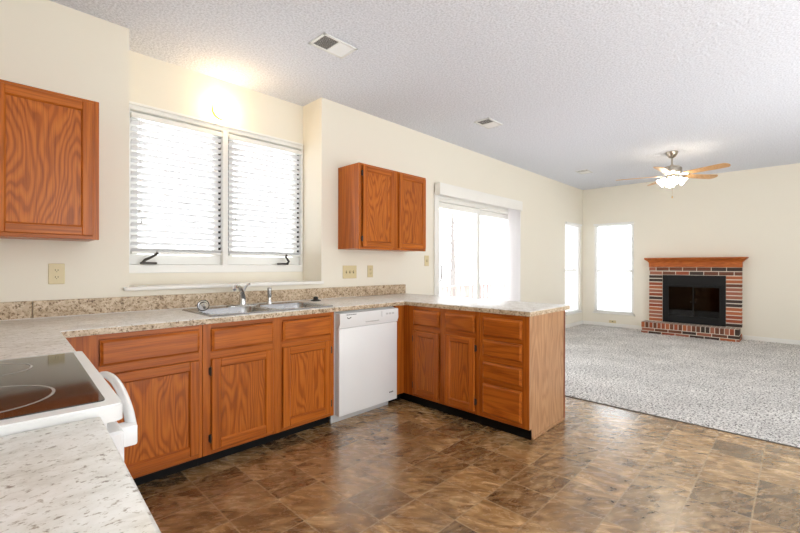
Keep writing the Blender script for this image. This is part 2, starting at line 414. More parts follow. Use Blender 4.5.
# kitchen casement window
def casement():
    y0, y1 = YB-.012, YB+.10
    f = MB(); x0, x1 = .735, 2.24
    f.box(x0-.0, x1, y0, y1, 1.17, 1.235, .004); f.box(x0, x1, y0, y1, 2.40, 2.452, .004)
    f.box(x0, .762, y0+.001, y1-.001, 1.171, 2.449, .004); f.box(2.226, x1+.006, y0+.001, y1-.001, 1.171, 2.449, .004)
    f.box(1.447, 1.495, y0+.001, y1-.001, 1.171, 2.449, .004)
    f.box(x0, x1, y0-.012, y0, 2.432, 2.452, .003)
    win = struct(f.build('window_1', VINYL))
    for a, c in ((.762, 1.447), (1.495, 2.226)):
        g = MB(); ys, ye = YB+.035, YB+.075
        g.box(a, c, ys, ye, 1.235, 1.315, .004); g.box(a, c, ys, ye, 2.34, 2.40, .004)
        g.box(a+.001, a+.062, ys+.001, ye-.001, 1.236, 2.399, .004); g.box(c-.062, c-.001, ys+.001, ye-.001, 1.236, 2.399, .004)
        sash = g.build('window_sash', VINYL, win)
        MB().box(a+.06, c-.06, ys+.015, ys+.021, 1.31, 2.345).build('window_pane', GLASS, win)
        for xa in ((c-.021,) if a < 1 else (a+.002, c-.021)):
            k = MB(); k.box(xa, xa+.019, ys-.004, ye, 1.318, 2.36); k.build('gasket', GASKET, win)
    for cx, sgn in ((.885, 1), (2.02, .55)):
        h = MB(); h.box(cx-.062, cx+.05, y0-.03, y0+.002, 1.238, 1.256, .005)
        h.tube([(cx-.045, y0-.018, 1.25), (cx-.03, y0-.02, 1.272), (cx+.005*sgn, y0-.03, 1.29), (cx+.04*sgn, y0-.04, 1.315), (cx+.05*sgn, y0-.045, 1.33)], [.012, .011, .009, .009, .011], 10) if sgn == 1 else \
        h.tube([(cx+.04, y0-.018, 1.25), (cx+.055, y0-.02, 1.272), (cx+.03, y0-.03, 1.295), (cx+.01, y0-.04, 1.315), (cx+.02, y0-.045, 1.335)], [.012, .011, .009, .009, .011], 10)
        h.build('window_crank', BRONZE, win)
casement()

# living room windows
def plain_window(name, T, wd, z0, z1):
    """local x across, y outward, opening of width wd"""
    f = MB(T); fr = .045
    f.box(0, wd, .02, .12, z0, z0+fr, .003); f.box(0, wd, .02, .12, z1-fr, z1, .003); f.box(.001, fr, .021, .119, z0+.001, z1-.001, .003); f.box(wd-fr, wd-.001, .021, .119, z0+.001, z1-.001, .003)
    zm = (z0+z1)/2-.05
    f.box(fr, wd-fr, .06, .10, zm-.025, zm+.025, .003)
    win = struct(f.build(name, VINYL))
    MB(T).box(fr, wd-fr, .08, .086, z0+fr, zm-.02).build('window_pane', GLASS, win)
    MB(T).box(fr, wd-fr, .08, .086, zm+.02, z1-fr).build('window_pane', GLASS, win)
    sl = MB(T); sl.box(-.03, wd+.03, -.045, .02, z0-.022, z0, .005); sl.build('window_sill', TRIM, win)
    return win
T2 = TR((7.95, YW, 0)); T3 = TR((XF, 3.01, 0)) @ RZ(-PI/2)
plain_window('window_2', T2, .75, .29, 2.09); plain_window('window_3', T3, .72, .29, 2.09)

# sliding patio door
def slider():
    x0, x1, zt = 3.985, 6.06, 2.09
    f = MB(); f.box(x0+.001, x0+.04, YW-.011, YW+.129, .001, zt-.001, .004); f.box(x1-.04, x1-.001, YW-.011, YW+.129, .001, zt-.001, .004)
    f.box(x0, x1, YW-.012, YW+.13, zt-.04, zt, .004); f.box(x0, x1, YW-.012, YW+.13, 0, .035, .004)
    for a, c in ((x0-.06, x0), (x1, x1+.06)): f.box(a, c, YW-.02, YW, 0, zt+.06, .005)
    f.box(x0-.061, x1+.061, YW-.021, YW, zt, zt+.061, .005)
    dr = struct(f.build('door_1', VINYL))
    for a, c, ya_ in ((x0+.04, 5.0, YW+.03), (5.03, x1-.04, YW+.08)):
        p = MB(); p.box(a, a+.06, ya_, ya_+.04, .035, zt-.04, .004); p.box(c-.06, c, ya_, ya_+.04, .035, zt-.04, .004)
        p.box(a+.06, c-.06, ya_, ya_+.04, .035, .12, .004); p.box(a+.06, c-.06, ya_, ya_+.04, zt-.11, zt-.04, .004)
        p.build('door_panel', VINYL, dr)
        MB().box(a+.055, c-.055, ya_+.016, ya_+.022, .115, zt-.105).build('door_pane', GLASS, dr)
    h = MB(); yy = YW+.03; hx = x0+.07
    h.tube([(hx, yy, 1.255), (hx, yy-.03, 1.25), (hx, yy-.052, 1.21), (hx, yy-.056, 1.14), (hx, yy-.052, 1.07), (hx, yy-.03, 1.03), (hx, yy, 1.025)], .011, 10)
    h.box(hx-.018, hx+.018, yy-.006, yy, .99, 1.29, .003)
    h.build('door_handle', plain('grey_handle', lin(222, 222, 224), .4), dr)
slider()

# ---------------------------------------------------------------- cabinets
# local frame of a front: u to the right, v up, w out of the face
TB = lambda y: Matrix(((1, 0, 0, 0), (0, 0, -1, y), (0, 1, 0, 0), (0, 0, 0, 1)))        # faces -Y
TP = lambda x: Matrix(((0, 0, -1, x), (-1, 0, 0, 0), (0, 1, 0, 0), (0, 0, 0, 1)))       # faces -X, u = -Y
TL = lambda x: Matrix(((0, 0, 1, x), (1, 0, 0, 0), (0, 1, 0, 0), (0, 0, 0, 1)))         # faces +X, u = +Y
def grain(T):  # oak along u for this frame
    return OAK[0] if abs(T[0][0]) > .5 else OAK[1]
def panel_door(T, u0, u1, v0, v1, parent, hinge=None, fw=.055, label=None):
    H = grain(T); t = .019; d = MB(T)
    bv = .004
    d.box(u0, u0+fw, v0, v1, .001, t, bv, 1); d.box(u1-fw, u1, v0, v1, .001, t, bv, 1)
    d.box(u0+fw-.002, u1-fw+.002, v0, v0+fw, .001, t-.0004, bv, 0); d.box(u0+fw-.002, u1-fw+.002, v1-fw, v1, .001, t-.0004, bv, 0)
    # sloped inner lip
    a, b_, c, e = u0+fw-.003, u1-fw+.003, v0+fw-.003, v1-fw+.003; k = .009
    d.prism([(a, .018), (a, .006), (a+k, .006)], c, e, 1, Matrix(((1, 0, 0, 0), (0, 0, 1, 0), (0, 1, 0, 0), (0, 0, 0, 1))))
    d.prism([(b_, .018), (b_-k, .006), (b_, .006)], c, e, 1, Matrix(((1, 0, 0, 0), (0, 0, 1, 0), (0, 1, 0, 0), (0, 0, 0, 1))))
    d.prism([(c, .018), (c, .006), (c+k, .006)], a, b_, 0, Matrix(((0, 0, 1, 0), (1, 0, 0, 0), (0, 1, 0, 0), (0, 0, 0, 1))))
    d.prism([(e, .018), (e-k, .006), (e, .006)], a, b_, 0, Matrix(((0, 0, 1, 0), (1, 0, 0, 0), (0, 1, 0, 0), (0, 0, 0, 1))))
    o = d.build('door', [H, OAK[2]], parent)
    p = MB(T); p.box(u0+fw-.006, u1-fw+.006, v0+fw-.006, v1-fw+.006, .002, .0075); p.build('panel', OAKP, o)
    if hinge:
        hu = u0 if hinge == 'l' else u1; sg = -1 if hinge == 'l' else 1
        for hv in (v0+.075, v1-.075):
            q = MB(T); q.tube([(hu+sg*.005, hv-.026, .012), (hu+sg*.005, hv+.026, .012)], .0055, 8)
            q.box(min(hu, hu+sg*.014), max(hu, hu+sg*.014), hv-.022, hv+.022, .001, .006, .001); q.build('hinge', BRONZE, o)
    return o
def drawer_front(T, u0, u1, v0, v1, parent, name='drawer_front'):
    d = MB(T); e = .014
    pts0 = [(u0, v0), (u1, v0), (u1, v1), (u0, v1)]
    d.box(u0, u1, v0, v1, .001, .013, .001)
    # raised field with sloped edges
    lo = [d.bm.verts.new(T @ Vector((a, b_, .013))) for a, b_ in ((u0+.003, v0+.003), (u1-.003, v0+.003), (u1-.003, v1-.003), (u0+.003, v1-.003))]
    hi = [d.bm.verts.new(T @ Vector((a, b_, .021))) for a, b_ in ((u0+e, v0+e), (u1-e, v0+e), (u1-e, v1-e), (u0+e, v1-e))]
    d.bm.faces.new(hi)
    for i in range(4): d.bm.faces.new((lo[i], lo[(i+1) % 4], hi[(i+1) % 4], hi[i]))
    return d.build(name, OAKD_[OAK.index(grain(T))], parent)
def face_frame(T, u0, u1, v0, v1, stiles, rails, parent):
    """stiles: list of (u0,u1); rails: list of (v0,v1,u0,u1)"""
    f = MB(T)
    for a, c in stiles: f.box(a, c, v0, v1, -.019, 0, .0015, 1)
    for a, c, p, q in rails: f.box(p, q, a, c, -.019, -.0006, .0015, 0)
    return f.build('face_frame', [grain(T), OAK[2]], parent)
ZT = .8755; ZB = .078
YF, XP = 2.557, 2.667
# corner cabinet beside the range
bc = thing('base_cabinet', 'oak base cabinet with one drawer and one door, just behind the white range', 'cabinet', (.21, 2.9, 0))
k = MB(); k.box(-.498, .917, YF+.019, YW-.002, ZB, ZT, 0); k.box(-.498, .20, 1.850, YF+.03, ZB, ZT, 0)
k.build('carcass', OAK[2], bc)
T = TB(YF)
face_frame(T, .20, .917, ZB, ZT, [(.20, .412), (.897, .917)], [(.846, ZT, .2, .917), (.665, .712, .2, .917), (ZB, .112, .2, .917)], bc)
drawer_front(T, .413, .897, .711, .846, bc); panel_door(T, .413, .897, .108, .665, bc)
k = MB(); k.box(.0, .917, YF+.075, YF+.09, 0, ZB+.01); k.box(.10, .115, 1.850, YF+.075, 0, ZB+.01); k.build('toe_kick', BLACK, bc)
# sink cabinet
sc_ = thing('base_cabinet', 'wide oak base cabinet under the steel sink, two doors below two false drawer fronts', 'cabinet', (1.4, 2.9, 0))
k = MB(); k.box(.919, .935, YF+.019, YW-.002, ZB, ZT); k.box(1.872, 1.888, YF+.019, YW-.002, ZB, ZT); k.box(.935, 1.872, YF+.019, YW-.002, ZB, ZB+.02); k.box(.935, 1.872, YW-.02, YW-.002, ZB, .6); k.box(.935, 1.872, YF+.019, YF+.03, ZB, ZT)
k.build('carcass', OAK[2], sc_)
face_frame(T, .919, 1.888, ZB, ZT, [(.919, .969), (1.372, 1.447), (1.85, 1.888)], [(.846, ZT, .93, 1.88), (.66, .712, .93, 1.88), (ZB, .112, .93, 1.88)], sc_)
drawer_front(T, .967, 1.374, .705, .843, sc_, 'false_drawer_front'); drawer_front(T, 1.446, 1.85, .705, .843, sc_, 'false_drawer_front')
panel_door(T, .967, 1.374, .105, .662, sc_, 'l'); panel_door(T, 1.446, 1.85, .105, .662, sc_, 'r')
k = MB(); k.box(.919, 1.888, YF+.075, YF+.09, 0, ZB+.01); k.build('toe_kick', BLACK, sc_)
# peninsula cabinet with two doors
T = TP(XP)
pc = thing('base_cabinet', 'oak peninsula base cabinet with two drawers over two doors, right of the dishwasher', 'cabinet', (2.95, 2.15, 0))
k = MB(); k.box(XP+.019, 3.25, 1.752, YF+.6, ZB, ZT); k.box(2.558, XP+.02, YF+.019, YW-.1, ZB, ZT); k.build('carcass', OAK[2], pc)
k = MB(TB(YF)); k.box(2.558, XP-.0005, ZB, ZT, -.019, 0, .001); k.build('corner_filler', OAK[2], pc)
face_frame(T, -YF, -1.752, ZB, ZT, [(-YF, -2.434), (-2.143, -2.079), (-1.788, -1.752)], [(.845, ZT, -2.5, -1.76), (.665, .709, -2.5, -1.76), (ZB, .108, -2.5, -1.76)], pc)
drawer_front(T, -2.432, -2.143, .708, .844, pc); drawer_front(T, -2.079, -1.787, .708, .844, pc)
panel_door(T, -2.432, -2.143, .103, .663, pc, 'l', .05); panel_door(T, -2.079, -1.787, .103, .668, pc, 'r', .05)
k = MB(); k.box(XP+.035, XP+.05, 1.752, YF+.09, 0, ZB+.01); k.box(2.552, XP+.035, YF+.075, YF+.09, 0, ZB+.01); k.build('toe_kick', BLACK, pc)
k = MB(); k.box(3.25, 3.268, 1.752, YW-.1, 0, ZT); k.build('back_panel', PALE, pc)
# drawer cabinet with the end panel
dc = thing('drawer_cabinet', 'oak stack of four drawers at the open end of the peninsula', 'cabinet', (2.95, 1.55, 0))
k = MB(); k.box(XP+.019, 3.25, 1.356, 1.750, ZB, ZT); k.build('carcass', OAK[2], dc)
face_frame(T, -1.750, -1.342, ZB, ZT, [(-1.750, -1.714), (-1.394, -1.341)], [(.842, ZT, -1.74, -1.35), (.671, .704, -1.74, -1.35), (.505, .549, -1.74, -1.35), (.337, .374, -1.74, -1.35), (ZB, .113, -1.74, -1.35)], dc)
for a, c in ((.703, .842), (.549, .672), (.375, .505), (.112, .337)): drawer_front(T, -1.716, -1.393, a, c, dc)
k = MB(); k.prism([(XP+.002, ZB), (XP+.037, ZB), (XP+.037, 0), (3.25, 0), (3.25, ZT), (XP+.002, ZT)], 1.3405, 1.355, axis=1); k.build('end_panel', PALE, dc)
k = MB(); k.box(3.25, 3.272, 1.3375, 1.750, 0, ZT, .001); k.build('back_panel', OAKD, dc)
k = MB(); k.box(XP+.038, 3.25, 1.329, 1.3405, 0, .018, .004); k.build('shoe_moulding', PALE, dc)
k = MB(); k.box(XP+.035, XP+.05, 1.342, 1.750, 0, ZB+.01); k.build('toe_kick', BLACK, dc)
# cabinet below the near counter
nc = thing('base_cabinet', 'oak base cabinet under the nearest stretch of counter, this side of the range', 'cabinet', (-.17, .2, 0))
k = MB(); k.box(-.498, .075, -.70, 1.036, ZB, ZT); k.build('carcass', OAK[2], nc)
T = TL(.094)
face_frame(T, -.70, 1.036, ZB, ZT, [(-.70, -.66), (.15, .2), (.99, 1.036)], [(.84, ZT, -.69, 1.03), (.66, .71, -.69, 1.03), (ZB, .11, -.69, 1.03)], nc)
for a, c in ((-.66, .15), (.2, .99)): drawer_front(T, a, c, .706, .843, nc); panel_door(T, a, c, .105, .662, nc)
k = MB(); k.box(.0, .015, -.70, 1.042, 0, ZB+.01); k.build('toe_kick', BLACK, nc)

# wall cabinets
def wall_cab(label, x0, x1, z0, z1, yf, doors, x0b=None):
    c = thing('wall_cabinet', label, 'cabinet', ((x0+x1)/2, YW, z0))
    k = MB(); k.box(x0+.001, x1-.001, yf+.019, YW, z0+.004, z1, .001); k.build('carcass', OAK[2], c)
    T = TB(yf); st = [(x0, x0+.03), (x1-.03, x1)]
    for a, b_ in zip(doors, doors[1:]): st.append((a[1]-.008, b_[0]+.008))
    face_frame(T, x0, x1, z0, z1, st, [(z1-.035, z1, x0+.01, x1-.01), (z0, z0+.035, x0+.01, x1-.01)], c)
    for a, b_, hg in doors: panel_door(T, a, b_, z0+.022, z1-.018, c, hg, .052)
    return c
wall_cab('oak wall cabinet at the left edge, above the far left wall outlet', -.42, .472, 1.378, 2.186, 2.932, [(-.39, .012, None), (.022, .443, None)])
wall_cab('oak wall cabinet with two doors, hung between the kitchen window and the patio door', 2.447, 3.402, 1.39, 2.197, 2.932, [(2.487, 2.905, 'l'), (2.972, 3.388, None)])

# ---------------------------------------------------------------- counters
ZC = .914
def slab(outer, holes, z0, z1, name, parent=None, bev=.006):
    b = MB(); bm = b.bm; es = []; loops = []
    for L in [outer]+holes:
        vs = [bm.verts.new((x, y, z1)) for x, y in L]; loops.append(vs)
        es += [bm.edges.new((vs[i], vs[(i+1) % len(vs)])) for i in range(len(vs))]
    bmesh.ops.triangle_fill(bm, edges=es, use_beauty=True)
    top = list(bm.faces)
    low = {v: bm.verts.new((v.co.x, v.co.y, z0)) for v in bm.verts[:]}
    for f in top: bm.faces.new([low[v] for v in reversed(f.verts)])
    for vs in loops:
        for i in range(len(vs)):
            a, c = vs[i], vs[(i+1) % len(vs)]; f = bm.faces.new((a, c, low[c], low[a])); f.material_index = 1
    eb = [bm.edges.get((loops[0][i], loops[0][(i+1) % len(outer)])) for i in range(len(outer))]
    if bev: bmesh.ops.bevel(bm, geom=eb, offset=bev, segments=2, affect='EDGES', profile=.5)
    return b.build(name, [LAM, LAME], parent)
SX0, SX1, SY0, SY1 = .975, 1.905, 2.578, 3.112        # sink rim
hole = [(SX0+.02, SY0+.02), (SX1-.02, SY0+.02), (SX1-.02, SY1-.02), (SX0+.02, SY1-.02)]
ct = slab([(-.499, YW-.001), (-.499, 1.832), (.236, 1.806), (.258, 2.537), (2.653, 2.537), (2.653, 1.329), (3.346, 1.329), (3.40, YW-.001)], [hole], .877, ZC, 'countertop')
tag(ct, 'long speckled beige laminate countertop along the window wall, turning onto the peninsula', 'countertop')
for a, c in ((-.499, .1985), (.2015, 3.40)):
    k = MB(); k.box(a, c, YW-.021, YW-.001, ZC, 1.018, .003, 0); k.build('backsplash', LAME, ct)
k = MB(); k.box(-.49, 2.66, YW-.0265, YW-.021, ZC, ZC+.004, .001); k.build('caulk_line', TRIM, ct)
nct = slab([(-.499, 1.070), (-.499, -.75), (.105, -.75), (.146, .536), (.172, 1.044)], [], .877, ZC, 'countertop')
tag(nct, 'short pale speckled countertop in the near left corner, this side of the range', 'countertop')

# ---------------------------------------------------------------- range
rg = thing('range', 'white electric range with black glass cooktop between the two left counters', 'stove', (-.1, 1.435, 0))
ry0, ry1, rx = 1.063, 1.806, .19
k = MB(); k.box(-.498, rx-.02, ry0+.003, ry1-.003, .04, .86, .004); k.build('body', WHITE, rg)
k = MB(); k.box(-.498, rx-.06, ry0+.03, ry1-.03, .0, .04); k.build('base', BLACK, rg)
k = MB(); pts = rrect(-.44, .228, ry0, ry1, .016, 4)
k.prism(pts, .893, .926); k.box(-.44, .2, ry0+.02, ry1-.02, .86, .894)
k.prism(rrect(-.438, .226, ry0+.002, ry1-.002, .016, 4), .925, .930); k.build('cooktop_frame', WHITE, rg)
k = MB(); k.prism(rrect(-.40, .200, ry0+.04, ry1-.03, .01, 4), .9295, .9325); gt = k.build('glass_cooktop', COOK, rg)
RING = plain('burner_print', lin(150, 148, 146), .2)
for cx, cy, r in ((.0, 1.27, .125), (.0, 1.62, .095), (-.27, 1.25, .09), (-.27, 1.62, .12)):
    k = MB(); prof = [(r-.006, 0), (r-.006, .0006), (r, .0006), (r, 0)]
    n = 48; rings = [[k.bm.verts.new((cx+pr*math.cos(2*PI*j/n), cy+pr*math.sin(2*PI*j/n), .9324+pz)) for j in range(n)] for pr, pz in prof]
    for a, b_ in zip(rings, rings[1:]):
        for j in range(n): k.bm.faces.new((a[j], a[(j+1) % n], b_[(j+1) % n], b_[j]))
    k.build('burner_ring', RING, gt)
k = MB(); k.box(rx-.02, .230, ry0+.006, ry1-.006, .24, .866, .006); od = k.build('oven_door', WHITE, rg)
k = MB(); k.box(.2295, .2325, ry0+.14, ry1-.14, .40, .70, .001); k.build('oven_window', COOK, od)
k = MB(); k.box(rx-.02, .222, ry0+.006, ry1-.006, .06, .23, .006); k.build('storage_drawer', WHITE, rg)
k = MB(); k.box(rx-.03, rx-.005, ry0+.01, ry1-.01, .868, .893); k.build('gap_shade_strip', RUBBER, rg)  # black strip stands in for the dark gap above the oven door
k = MB(); y0, y1 = 1.135, 1.735
path = [(.256, y0+.02, .835)]
for i in range(17):
    t = i/16; yy = y0+.03+(y1-y0-.06)*t; path.append((.259+.007*math.sin(PI*t), yy, .844+.050*math.sin(PI*t)**.6))
path.append((.256, y1-.02, .835))
k.tube(path, .0115, 12, flat=.9)
for yy in (y0, y1-.042): k.box(.225, .268, yy, yy+.042, .802, .852, .006, seg=2)
k.build('oven_handle', WHITE, od)
k = MB(); k.prism([(-.498, .93), (-.43, .93), (-.445, 1.08), (-.46, 1.10), (-.498, 1.10)], ry0+.01, ry1-.01, axis=1); bg_ = k.build('backguard', WHITE, rg)
for yy in (1.15, 1.25, 1.62, 1.72):
    k = MB(); k.lathe([(.02, 0), (.018, .02), (.0, .02)], 16, 0, TR((-.436, yy, 1.01)) @ RY(PI/2-.1)); k.build('knob', WHITE, bg_)
rg.rotation_euler = (0, 0, math.radians(-2.1))

# ---------------------------------------------------------------- dishwasher
dw = thing('dishwasher', 'white built-in dishwasher between the sink cabinet and the oak corner', 'dishwasher', (2.23, 2.9, 0))
k = MB(); k.box(1.895, 2.55, 2.575, YW-.05, .062, .868); k.build('tub_body', GREYL, dw)
k = MB(); k.box(1.912, 2.545, 2.522, 2.58, .062, .741, .006, seg=2); dd = k.build('door', WHITE, dw)
k = MB(); k.prism([(2.576, .862), (2.515, .857), (2.511, .778), (2.522, .756), (2.522, .744), (2.576, .744)], 1.912, 2.549, axis=0, T=Matrix.Identity(4)); cp = k.build('control_panel', WHITE, dw)
k = MB(); k.box(2.17, 2.32, 2.5095, 2.516, .770, .780, .003); k.build('recess_shade_strip', GREYL, cp)  # grey strip stands in for the shade of the handle recess
# small printed marks too fine to read: a line of print, the maker's swirl, buttons, corner badge
k = MB()
for i, (a, c) in enumerate(((1.975, 1.99), (1.993, 2.012), (2.016, 2.03), (2.034, 2.058), (2.062, 2.072))): k.box(a, c, 2.5100, 2.5130, .843, .8475)
k.tube([(1.982, 2.512, .826), (1.990, 2.512, .818), (2.000, 2.512, .8165), (2.010, 2.512, .819), (2.020, 2.512, .825)], .0035, 6); k.build('printed_marks', GREY, cp)
k = MB()
for i in range(3):
    k = MB(); k.box(2.40+.035*i, 2.425+.035*i, 2.5095, 2.514, .814, .8285, .001); k.build('button', GREYL, cp)
k = MB(); k.box(2.35, 2.352, 2.5093, 2.514, .80, .845); k.build('panel_seam', GREYL, cp)
k = MB()
for i in range(4): k.box(2.448+.0125*i, 2.458+.0125*i, 2.5205, 2.524, .131+.002*(i % 2), .142)
k.build('corner_badge', GREY, dd)
k = MB(); k.box(1.885, 2.505, 2.592, 2.61, .0, .075, .003); k.build('kick_plate', GREYL, dw)

# ---------------------------------------------------------------- sink and what stands on it
def sink():
    b = MB(); bm = b.bm; z = .921; L0 = rrect(SX0, SX1, SY0, SY1, .03)
    xm = (SX0+SX1)/2
    bowls = [rrect(SX0+.035, xm-.018, SY0+.035, SY1-.115, .07), rrect(xm+.018, SX1-.035, SY0+.035, SY1-.115, .07)]
    es = []; loops = []
    for L in [L0]+bowls:
        vs = [bm.verts.new((x, y, z)) for x, y in L]; loops.append(vs)
        es += [bm.edges.new((vs[i], vs[(i+1) % len(vs)])) for i in range(len(vs))]
    bmesh.ops.triangle_fill(bm, edges=es, use_beauty=True)
    def skirt(vs, pts, zz):
        nv = [bm.verts.new((x, y, zz)) for x, y in pts]
        for i in range(len(vs)): j = (i+1) % len(vs); bm.faces.new((vs[i], vs[j], nv[j], nv[i]))
        return nv
    rim = skirt(loops[0], rrect(SX0-.004, SX1+.004, SY0-.004, SY1+.004, .032), .9145)
    for vs, L in zip(loops[1:], bowls):
        xs = [p[0] for p in L]; ys = [p[1] for p in L]; x0, x1, y0, y1 = min(xs), max(xs), min(ys), max(ys)
        n1 = skirt(vs, rrect(x0+.004, x1-.004, y0+.004, y1-.004, .068), z-.008)
        n2 = skirt(n1, rrect(x0+.018, x1-.018, y0+.018, y1-.018, .07), z-.15)
        n3 = skirt(n2, rrect(x0+.05, x1-.05, y0+.05, y1-.05, .07), z-.178)
        bm.faces.new(n3)
    o = b.build('sink', STEEL)
    tag(o, 'double-bowl stainless steel sink set in the counter under the window', 'sink')
    for L in bowls:
        xs = [p[0] for p in L]; ys = [p[1] for p in L]
        k = MB(); k.lathe([(.045, 0), (.043, .003), (.03, .001), (0, .001)], 20, 0, TR(((min(xs)+max(xs))/2, (min(ys)+max(ys))/2, z-.1775))); k.build('drain', CHROME, o)
sink()
fa = thing('faucet', 'chrome single-lever kitchen faucet at the back of the sink', 'faucet', (1.39, 3.055, .921))
k = MB(); k.prism(rrect(1.27, 1.51, 3.025, 3.085, .029), .921, .931); k.build('base_plate', CHROME, fa)
k = MB(); k.lathe([(.027, .0), (.026, .03), (.023, .06), (.022, .078), (.012, .086), (0, .088)], 20, 0, TR((1.39, 3.055, .93))); k.build('faucet_body', CHROME, fa)
k = MB(); k.tube([(1.396, 3.05, .975), (1.378, 3.03, 1.025), (1.350, 3.00, 1.058), (1.318, 2.96, 1.076), (1.285, 2.92, 1.082), (1.258, 2.885, 1.076), (1.249, 2.872, 1.058)], [.02, .018, .0165, .015, .014, .014, .014], 12); k.build('spout', CHROME, fa)
k = MB(); k.tube([(1.394, 3.057, 1.01), (1.404, 3.06, 1.04), (1.418, 3.066, 1.062), (1.44, 3.075, 1.08), (1.462, 3.082, 1.088)], [.017, .014, .012, .011, .009], 12, flat=.8); k.build('lever_handle', CHROME, fa)
sp = thing('sink_sprayer', 'chrome pull-out sprayer standing right of the faucet', 'sprayer', (1.622, 3.07, .921))
k = MB(); k.lathe([(.024, 0), (.024, .006), (.017, .02), (.014, .045), (0.014, .05)], 18, 0, TR((1.622, 3.07, .921))); k.build('holder', CHROME, sp)
k = MB(); k.lathe([(.0135, 0), (.017, .02), (.0165, .06), (.018, .075), (.014, .083), (0, .084)], 18, 0, TR((1.622, 3.07, .968))); k.build('spray_head', STEEL, sp)
st_ = thing('sink_strainer', 'chrome basket strainer lying on its side at the left rim of the sink', 'strainer', (1.03, 2.86, .921))
Tm = TR((1.034, 2.866, .960)) @ RZ(-.5) @ RX(PI/2-.36) @ Matrix.Scale(.84, 4)
k = MB(Tm); k.lathe([(0, -.036), (.026, -.036), (.03, -.033), (.032, -.004), (.040, .0), (.0425, .002), (.040, .005), (.032, .003), (.029, -.02), (.0, -.022)], 26); k.build('basket', CHROME, st_)
k = MB(Tm)
n = 26
rr = [[(.0405, .001), (.046, .001), (.046, .005), (.0405, .005)]]
rings = [[k.bm.verts.new(Tm @ Vector((pr*math.cos(2*PI*j/n), pr*math.sin(2*PI*j/n), pz))) for j in range(n)] for pr, pz in rr[0]]
for i in range(4):
    a, b_ = rings[i], rings[(i+1) % 4]
    for j in range(n): k.bm.faces.new((a[j], a[(j+1) % n], b_[(j+1) % n], b_[j]))
k.build('rubber_rim', RUBBER, st_)
k = MB(Tm); k.tube([(0, 0, -.021), (0, 0, .008)], .004, 8); k.lathe([(.009, .006), (.011, .010), (.008, .015), (0, .016)], 12); k.build('knob', CHROME, st_)
so = thing('sink_stopper', 'black rubber sink stopper lying on the counter right of the sink', 'stopper', (2.09, 3.105, ZC+.0008))
k = MB(); k.lathe([(.046, 0), (.046, .004), (.030, .010), (.024, .012), (0, .012)], 24, 0, TR((2.09, 3.105, ZC+.0008))); k.build('flange', RUBBER, so)
k = MB(); k.lathe([(.020, .0), (.022, .012), (.019, .022), (.010, .026), (0, .027)], 20, 0, TR((2.09, 3.105, ZC+.0123))); k.build('grip', RUBBER, so)

# ---------------------------------------------------------------- blinds
def blind(label, x0, x1, z0, z1, yc, pitch, depth, tilt, T=None, group=None, thick=.0028, wand=True):
    T = T or Matrix.Identity(4); org = T @ Vector(((x0+x1)/2, yc, z0))
    r = thing('window_blind', label, 'blind', tuple(org), group)
    k = MB(T); k.box(x0, x1, yc-depth*.55, yc+depth*.55, z1-.035, z1, .003); k.build('headrail', VINYL, r)
    k = MB(T); z = z0+.03; n = 0
    c, s_ = math.cos(tilt), math.sin(tilt)
    while z < z1-.045:
        pr = [(-depth/2, -.0), (0, .0035), (depth/2, 0), (depth/2, thick), (0, .0035+thick), (-depth/2, thick)]
        pr = [(yc+a*c-b_*s_, z+a*s_+b_*c) for a, b_ in pr]
        k.prism(pr, x0+.004, x1-.004, axis=0)
        z += pitch; n += 1
    k.build('slats', SLAT, r)
    k = MB(T); k.box(x0+.003, x1-.003, yc-depth*.45, yc+depth*.45, z0, z0+.018, .003); k.build('bottom_rail', VINYL, r)
    for f in (.14, .86):
        k = MB(T); xx = x0+(x1-x0)*f; k.box(xx-.001, xx+.001, yc-depth*.55, yc-depth*.53, z0+.01, z1-.02); k.build('ladder_cord', VINYL, r)
    if wand:
        k = MB(T); xx = x0+.05
        for d, zz in ((0, z1-.72), (.012, z1-.80)):
            k.tube([(xx+d, yc-depth*.6-.004, z1-.03), (xx+d, yc-depth*.6-.004, zz)], .0012, 6)
            k.lathe([(.002, .03), (.007, .02), (.007, .0), (0, -.001)], 10, 0, TR((xx+d, yc-depth*.6-.004, zz-.03)))
        k.build('pull_cord', GREYL, r)
    return r
yb = YB+.002
blind('white slatted blind on the left half of the kitchen window', .768, 1.440, 1.318, 2.375, yb, .048, .045, -.55)
blind('white slatted blind on the right half of the kitchen window, nearer the two-door wall cabinet', 1.502, 2.220, 1.318, 2.375, yb, .048, .045, -.55)
def mini(label, T, wd): return blind(label, -.015, wd+.015, .30, 2.10, -.022, 0.030, .026, -.25, T, None, .0012, False)
mini('narrow white blind on the side window left of the room corner', T2, .75)
mini('white blind on the window left of the brick fireplace', T3, .72)

vb = thing('vertical_blind', 'white vertical blind drawn open at the patio door, hung from a boxed valance', 'blind', (4.98, 3.17, 2.1))
k = MB(); k.box(3.925, 6.03, 3.152, 3.164, 2.113, 2.262, .003); k.box(3.925, 3.937, 3.164, YW-.02, 2.113, 2.262, .002); k.box(6.018, 6.03, 3.164, YW-.02, 2.113, 2.262, .002); k.box(3.937, 6.018, 3.164, YW-.02, 2.250, 2.262); k.build('valance', TRIM, vb)
k = MB(); k.box(3.95, 6.0, 3.185, 3.215, 2.15, 2.18, .003); k.build('track', GREYL, vb)
for i in range(10):
    x = 5.72+.027*i; k = MB(TR((x, 3.198, 0)) @ RZ(PI/2+.5+.05*math.sin(i*2.1)))
    k.prism([(-.036, 0), (0, -.006), (.036, 0), (.036, .0012), (0, -.0048), (-.036, .0012)], .03, 2.15); k.build('vane', VANE, vb)

